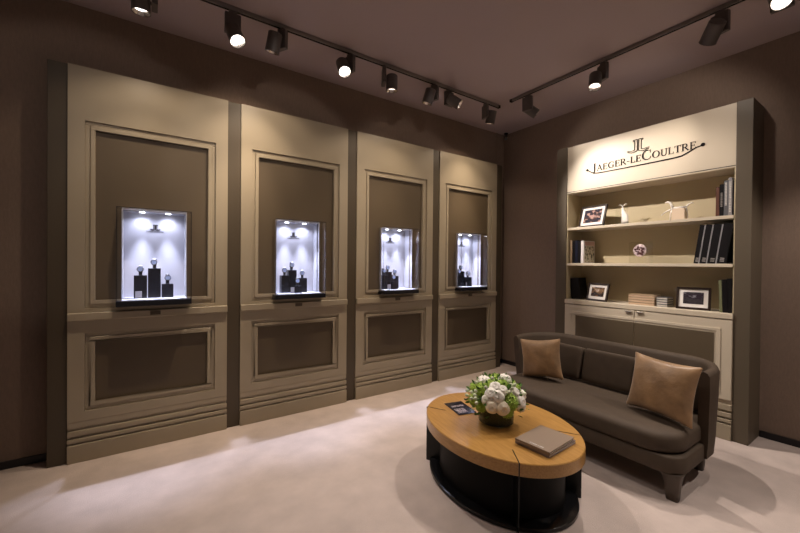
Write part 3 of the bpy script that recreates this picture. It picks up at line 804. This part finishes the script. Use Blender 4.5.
# shell: back and arms swept along a U path
def upath(n=72):
    """(point, outward normal, s) from right arm front, round the back, to the left arm front"""
    xf, xb, hl, rc = .03, .400, .770, .26
    segs = []
    segs += [((xf+(xb-rc-xf)*i/10, -hl), (0, -1)) for i in range(10)]
    segs += [((xb-rc+rc*math.sin(a), -hl+rc-rc*math.cos(a)), (math.sin(a), -math.cos(a))) for a in [PI/2*i/12 for i in range(13)]]
    m_ = 24
    segs += [((xb, -hl+rc+(2*hl-2*rc)*i/m_), (1, 0)) for i in range(1, m_)]
    segs += [((xb-rc+rc*math.cos(a), hl-rc+rc*math.sin(a)), (math.cos(a), math.sin(a))) for a in [PI/2*i/12 for i in range(13)]]
    segs += [((xb-rc-(xb-rc-xf)*i/10, hl), (0, 1)) for i in range(1, 11)]
    return segs
path = upath(); N = len(path)
sh = MB(); rings = []
for k, ((px, py), (nx, ny)) in enumerate(path):
    e = min(k, N-1-k)/(N/2)                # 0 at arm fronts, 1 mid back
    edge = min(1, e/.45)
    top = .772 + .012*min(1, e/.5)
    lean_out = (.012 if k < N/2 else .075)*(1-edge) + .13*edge               # outward lean of the top
    slant = (.03 if k < N/2 else -.03)*(1-edge)                    # arm front rakes backwards as it rises
    th = .058 + .012*edge
    def pt(off, z):
        hh = (z-.20)/(top-.20)
        o_ = lean_out*hh
        return (px + nx*(off+o_) + slant*hh, py + ny*(off+o_*(.15 if ny < 0 else .6)), z)
    h = top
    ring = [pt(0, .19), pt(.004, .30), pt(.004, .45), pt(.004, .60), pt(.002, h-.035), pt(-.012, h-.008), pt(-.035, h), pt(-th+.010, h-.010), pt(-th, h-.035), pt(-th, .60), pt(-th, .45), pt(-th, .30), pt(-th, .19)]
    rings.append(ring)
sh.loft(rings).build('back_shell', M_['leather'], sf, auto=50)
# piping along the top edge of the shell
pp = MB(); tp_ = []
for r in rings: p = r[5]; tp_.append((p[0], p[1], p[2]+.001))
# back cushions (three)
def cushion(w_, h, th, seed, puff=1.0, corner=.0, n=18):
    """soft pillow standing in the y-z plane, thickness along x, centred; returns MB"""
    mb = MB(); F_, B_ = [], []
    random.seed(seed)
    for i in range(n+1):
        rf, rb = [], []
        for j in range(n+1):
            u, v = i/n*2-1, j/n*2-1
            pin = 1 - corner*(1-abs(u)**2)*(abs(v)**3) ; pin2 = 1 - corner*(1-abs(v)**2)*(abs(u)**3)
            y, z = w_/2*u*pin2, h/2*v*pin
            e = max(0, (1-abs(u)**(2.6 if puff < 1.5 else 2.2)))**.5 * max(0, (1-abs(v)**(2.6 if puff < 1.5 else 2.2)))**.5
            wr = .0025*math.sin(7*u+seed)*math.sin(5*v+2*seed)*e
            rf.append(mb.b.verts.new((-th/2*e-wr-.002, y, z))); rb.append(mb.b.verts.new((th/2*e+.002, y, z)))
        F_.append(rf); B_.append(rb)
    for i in range(n):
        for j in range(n):
            mb.b.faces.new((F_[i][j], F_[i][j+1], F_[i+1][j+1], F_[i+1][j])); mb.b.faces.new((B_[i][j], B_[i+1][j], B_[i+1][j+1], B_[i][j+1]))
    for i in range(n):
        mb.b.faces.new((F_[i][0], F_[i+1][0], B_[i+1][0], B_[i][0])); mb.b.faces.new((F_[i][n], B_[i][n], B_[i+1][n], F_[i+1][n]))
        mb.b.faces.new((F_[0][i], B_[0][i], B_[0][i+1], F_[0][i+1])); mb.b.faces.new((F_[n][i], F_[n][i+1], B_[n][i+1], B_[n][i]))
    return mb
def soft_box(w_, h, th, r=.03):
    mb = MB(); mb.box(-th/2, th/2, -w_/2, w_/2, -h/2, h/2); return mb
for yc in (-.445, 0, .445):
    b = MB(); nn = 14
    w_, h, th = .438, .30, .115
    # superellipsoid block
    rings2 = []
    for i in range(nn+1):
        a = -PI/2 + PI*i/nn; sz = math.copysign(abs(math.sin(a))**.28, math.sin(a)); cz = abs(math.cos(a))**.28
        rg = []
        for j in range(40):
            t = 2*PI*j/40; ct, st_ = math.cos(t), math.sin(t)
            rg.append((th/2*cz*math.copysign(abs(ct)**.45, ct), w_/2*cz**.35*math.copysign(abs(st_)**.22, st_) if i not in (0, nn) else w_/2*.9*math.copysign(abs(st_)**.3, st_)*.98, h/2*sz))
        rings2.append(rg)
    b.loft(rings2)
    o = b.build('back_cushion', M_['leather'], sf, smooth=True); o.location = (.262, yc-.01, .578); o.rotation_euler = (0, math.radians(13), 0)
    if abs(yc) > .1: o.rotation_euler = (0, math.radians(13), math.radians(-3 if yc > 0 else 3)*1)
# legs: two at the front flaring into the rail, two at the back
for (lx, ly, fx, fy) in ((-.308, -.692, -1, -1), (-.312, .675, -1, 1), (.27, -.65, 1, -1), (.27, .65, 1, 1)):
    mb = MB(); rg = []
    for z, r, o_ in ((0.0, .030, .002), (.06, .034, .002), (.11, .039, .001), (.145, .046, -.001), (.165, .056, -.008), (.1765, .070, -.020)):
        rg.append([(x+fx*o_, y+fy*o_, z) for x, y in rounded(-r, r, -r*1.1, r*1.1, r*.5, 4)])
    o = mb.loft(rg).build('leg', M_['legm'], sf, smooth=True); o.location = (lx, ly, 0)

def pillow(w_, h, th, loc, rot, label, seed):
    o = cushion(w_, h, th, seed, 2.0, .10).build('throw_pillow', M_['velvet'], None, smooth=True, sub=1)
    o.location = loc; o.rotation_euler = rot
    return tag(o, label, 'pillow', 'copper velvet pillows on the sofa')
pillow(.46, .41, .15, (3.015, 1.100, .637), (math.radians(1), math.radians(13), math.radians(-11)), 'copper velvet pillow at the right arm of the sofa, nearest the viewer', 3)
pillow(.39, .37, .14, (3.07, 2.112, .615), (math.radians(-8), math.radians(8), math.radians(14)), 'copper velvet pillow at the left arm of the sofa, near the corner', 8)

# ------------------------------------------------------------------ track lighting
def track(p0, p1, label):
    p0, p1 = Vector(p0), Vector(p1); t = thing('lighting_track', label, 'lighting track', (*p0.xy, ZC)); d = p1-p0; L = d.length; a = math.atan2(d.y, d.x)
    t.rotation_euler = (0, 0, a)
    MB().box(0, L, -.018, .018, -.032, -.0005).build('rail', M_['track'], t, bevel=.003)
    MB().box(-.035, -.0005, -.019, .019, -.034, -.0005).build('end_cap', M_['case_k'], t, bevel=.004)
    MB().box(.0, L, -.008, .008, -.0345, -.0325).build('channel', M_['case_k'], t)
track((3.55, 3.09), (-2.2, 3.09), 'dark ceiling lighting track running along the display wall')
track((3.56, 2.87), (3.56, -1.8), 'dark ceiling lighting track running along the bookcase wall')
def lamp(x, y, bdir, side, aim, label, lens='lens_dim', power=None, beams=(), pz=.150):
    """x,y under the track; bdir = track angle; side = +1/-1 which side of the gear box the head hangs on; aim = direction"""
    t = thing('track_spotlight', label, 'spotlight', (x, y, ZC-.035), bdir, 'spotlights on the ceiling tracks')
    MB().box(-.03, .03, -.012, .012, -.022, -.0002).build('adapter', M_['fixture'], t, bevel=.002)
    MB().box(-.058, .058, -.018, .018, -.175, -.0225).build('gear_box', M_['fixture'], t, bevel=.004)
    pv = Vector((0, side*.080, -pz)); R = Matrix.Rotation(-bdir, 3, 'Z')
    d = (R @ Vector(aim)).normalized(); Mx = Matrix.Translation(pv) @ d.to_track_quat('Z', 'Y').to_matrix().to_4x4()
    MB().lathe([(0, 0), (.012, 0), (.012, .012), (0, .012)], 12, M=Matrix.Translation((0, side*.0185, -.15)) @ Matrix.Rotation(-side*PI/2, 4, 'X')).build('pivot', M_['fixture'], t)
    h = MB().lathe([(0, -.070), (.048, -.070), (.055, -.062), (.056, .074), (.058, .080), (.053, .080), (.040, .050), (0, .048)], 32, M=Mx).build('lamp_head', M_['fixture'], t, auto=40)
    MB().lathe([(.0, .0515), (.037, .0515), (.037, .0545), (0, .0545)], 28, M=Mx).build('lens', M_[lens], h)
    MB().lathe([(.0375, .0495), (.0385, .0495), (.0525, .0795), (.0515, .0795), (.0375, .0495)], 28, M=Mx, caps=False).build('reflector', M_['refl'], h)
    MB().lathe([(0, .0548), (.005, .0548), (.005, .057), (0, .057)], 10, M=Mx).build('lamp_pin', M_['case_k'], h)
    wp = Matrix.Translation((x, y, ZC-.035)) @ Matrix.Rotation(bdir, 4, 'Z') @ Mx
    for (pw, ang, bl_, col) in beams:
        l = bpy.data.lights.new('spot_beam', 'SPOT'); l.energy = pw; l.color = col; l.spot_size = math.radians(ang); l.spot_blend = bl_; l.shadow_soft_size = .022
        o = bpy.data.objects.new('spot_beam', l); C.objects.link(o); o.location = wp @ Vector((0, 0, .084))
        o.rotation_mode = 'QUATERNION'; o.rotation_quaternion = Vector(aim).normalized().to_track_quat('-Z', 'Y')
D_ = math.radians
def W_(k=1): return [(P_WASH*.45*k, 128, .5, WARM), (P_WASH*1.6*k, 84, .9, WARM), (P_WASH*3.2*k, 42, 1, WARM)]
def B_(k=1, a=42): return [(P_BEAM*k, a, .8, NEUT), (P_BEAM*.08*k, 120, .6, NEUT)]
lamp(.03, 3.09, D_(90), 1, (0.03, .08, -1), 'leftmost spotlight, cut by the top edge, above the first panel', 'lens', beams=W_(.9))
lamp(.53, 3.09, 0, -1, (.22, -.55, -1), 'spotlight facing the camera above the first dark pilaster', 'lens', beams=B_(.35, 76), pz=.215)
lamp(.90, 3.09, D_(120), 1, (-.10, .36, -1), 'spotlight tilted down just right of the first camera-facing one', 'lens_dim', beams=W_(1))
lamp(1.53, 3.09, D_(105), 1, (-.06, -.65, -1), 'spotlight facing the camera above the second pilaster', 'lens', beams=B_(.8, 76))
lamp(1.90, 3.09, D_(-115), 1, (0.02, .05, -1), 'spotlight pointing straight down above the third panel', 'lens_dim', beams=W_(1))
lamp(2.53, 3.09, D_(105), 1, (-.15, .30, -1), 'spotlight tilted slightly left above the third dark pilaster', 'lens_dim', beams=W_(.4))
lamp(2.75, 3.09, D_(180), 1, (1.42, -1.42, -1.38), 'spotlight turned sideways toward the bookcase', 'lens_dim', beams=[(P_BEAM*2.0, 54, .6, NEUT)])
lamp(3.33, 3.09, D_(-110), 1, (0.05, .34, -1), 'spotlight nearest the end of the display wall track', 'lens_dim', beams=W_(1))
lamp(3.56, 2.66, D_(100), -1, (.60, -.58, -.62), 'first spotlight on the bookcase track, aimed at the sign from the left', 'lens_dim', beams=[(15, 44, 1, NEUT), (4, 120, .5, NEUT)])
lamp(3.56, 1.82, D_(65), 1, (-.32, -.12, -1), 'spotlight pointing down above the middle of the sofa', 'lens_dim', beams=B_(.9, 84), pz=.18)
lamp(3.56, .95, D_(75), 1, (.58, .58, -.62), 'spotlight on the bookcase track aimed back at the sign', 'lens_dim', beams=[(24, 46, 1, NEUT), (9, 130, .5, NEUT)], pz=.17)
lamp(3.56, .62, PI/2, 1, (-.60, -.25, -.8), 'spotlight at the top right corner of the room view', 'lens', beams=B_(1.0, 90), pz=.12)

# the room's other tracks, overhead and behind the viewpoint
track((3.0, .45), (-2.2, .45), 'dark ceiling lighting track crossing the room overhead')
for x_, p_, lb_ in ((-.55, .7, 'overhead spotlight crossing toward the left display panel'), (.95, 1, 'overhead spotlight crossing toward the second display panel'), (2.5, 1, 'overhead spotlight crossing toward the right display panels')):
    lamp(x_, .45, 0, -1, (.05, 1, -.30), lb_, 'lens', beams=[(75*p_, 38, .3, NEUT)])
lamp(3.56, -.45, PI/2, 1, (.14, .24, -1), 'bookcase track spotlight lighting the bare wall and floor', 'lens', beams=[(110, 84, .5, NEUT)])

# small security camera in the room corner
t = thing('security_camera', 'small black security camera high in the room corner', 'camera', (4.42, 3.68, ZC), 0)
MB().lathe([(0, -.012), (.03, -.012), (.03, -.0005), (0, -.0005)], 20).build('mount', M_['case_k'], t)
MB().tube([(0, 0, -.012), (0, 0, -.05)], .008, 8).build('stem', M_['case_k'], t)
mc = Matrix.Translation((0, 0, -.065)) @ Vector((-.7, -.6, -.5)).normalized().to_track_quat('Z', 'Y').to_matrix().to_4x4()
MB().lathe([(0, -.04), (.022, -.04), (.026, 0), (.024, .045), (0, .045)], 20, M=mc).build('camera_body', M_['case_k'], t, auto=40)
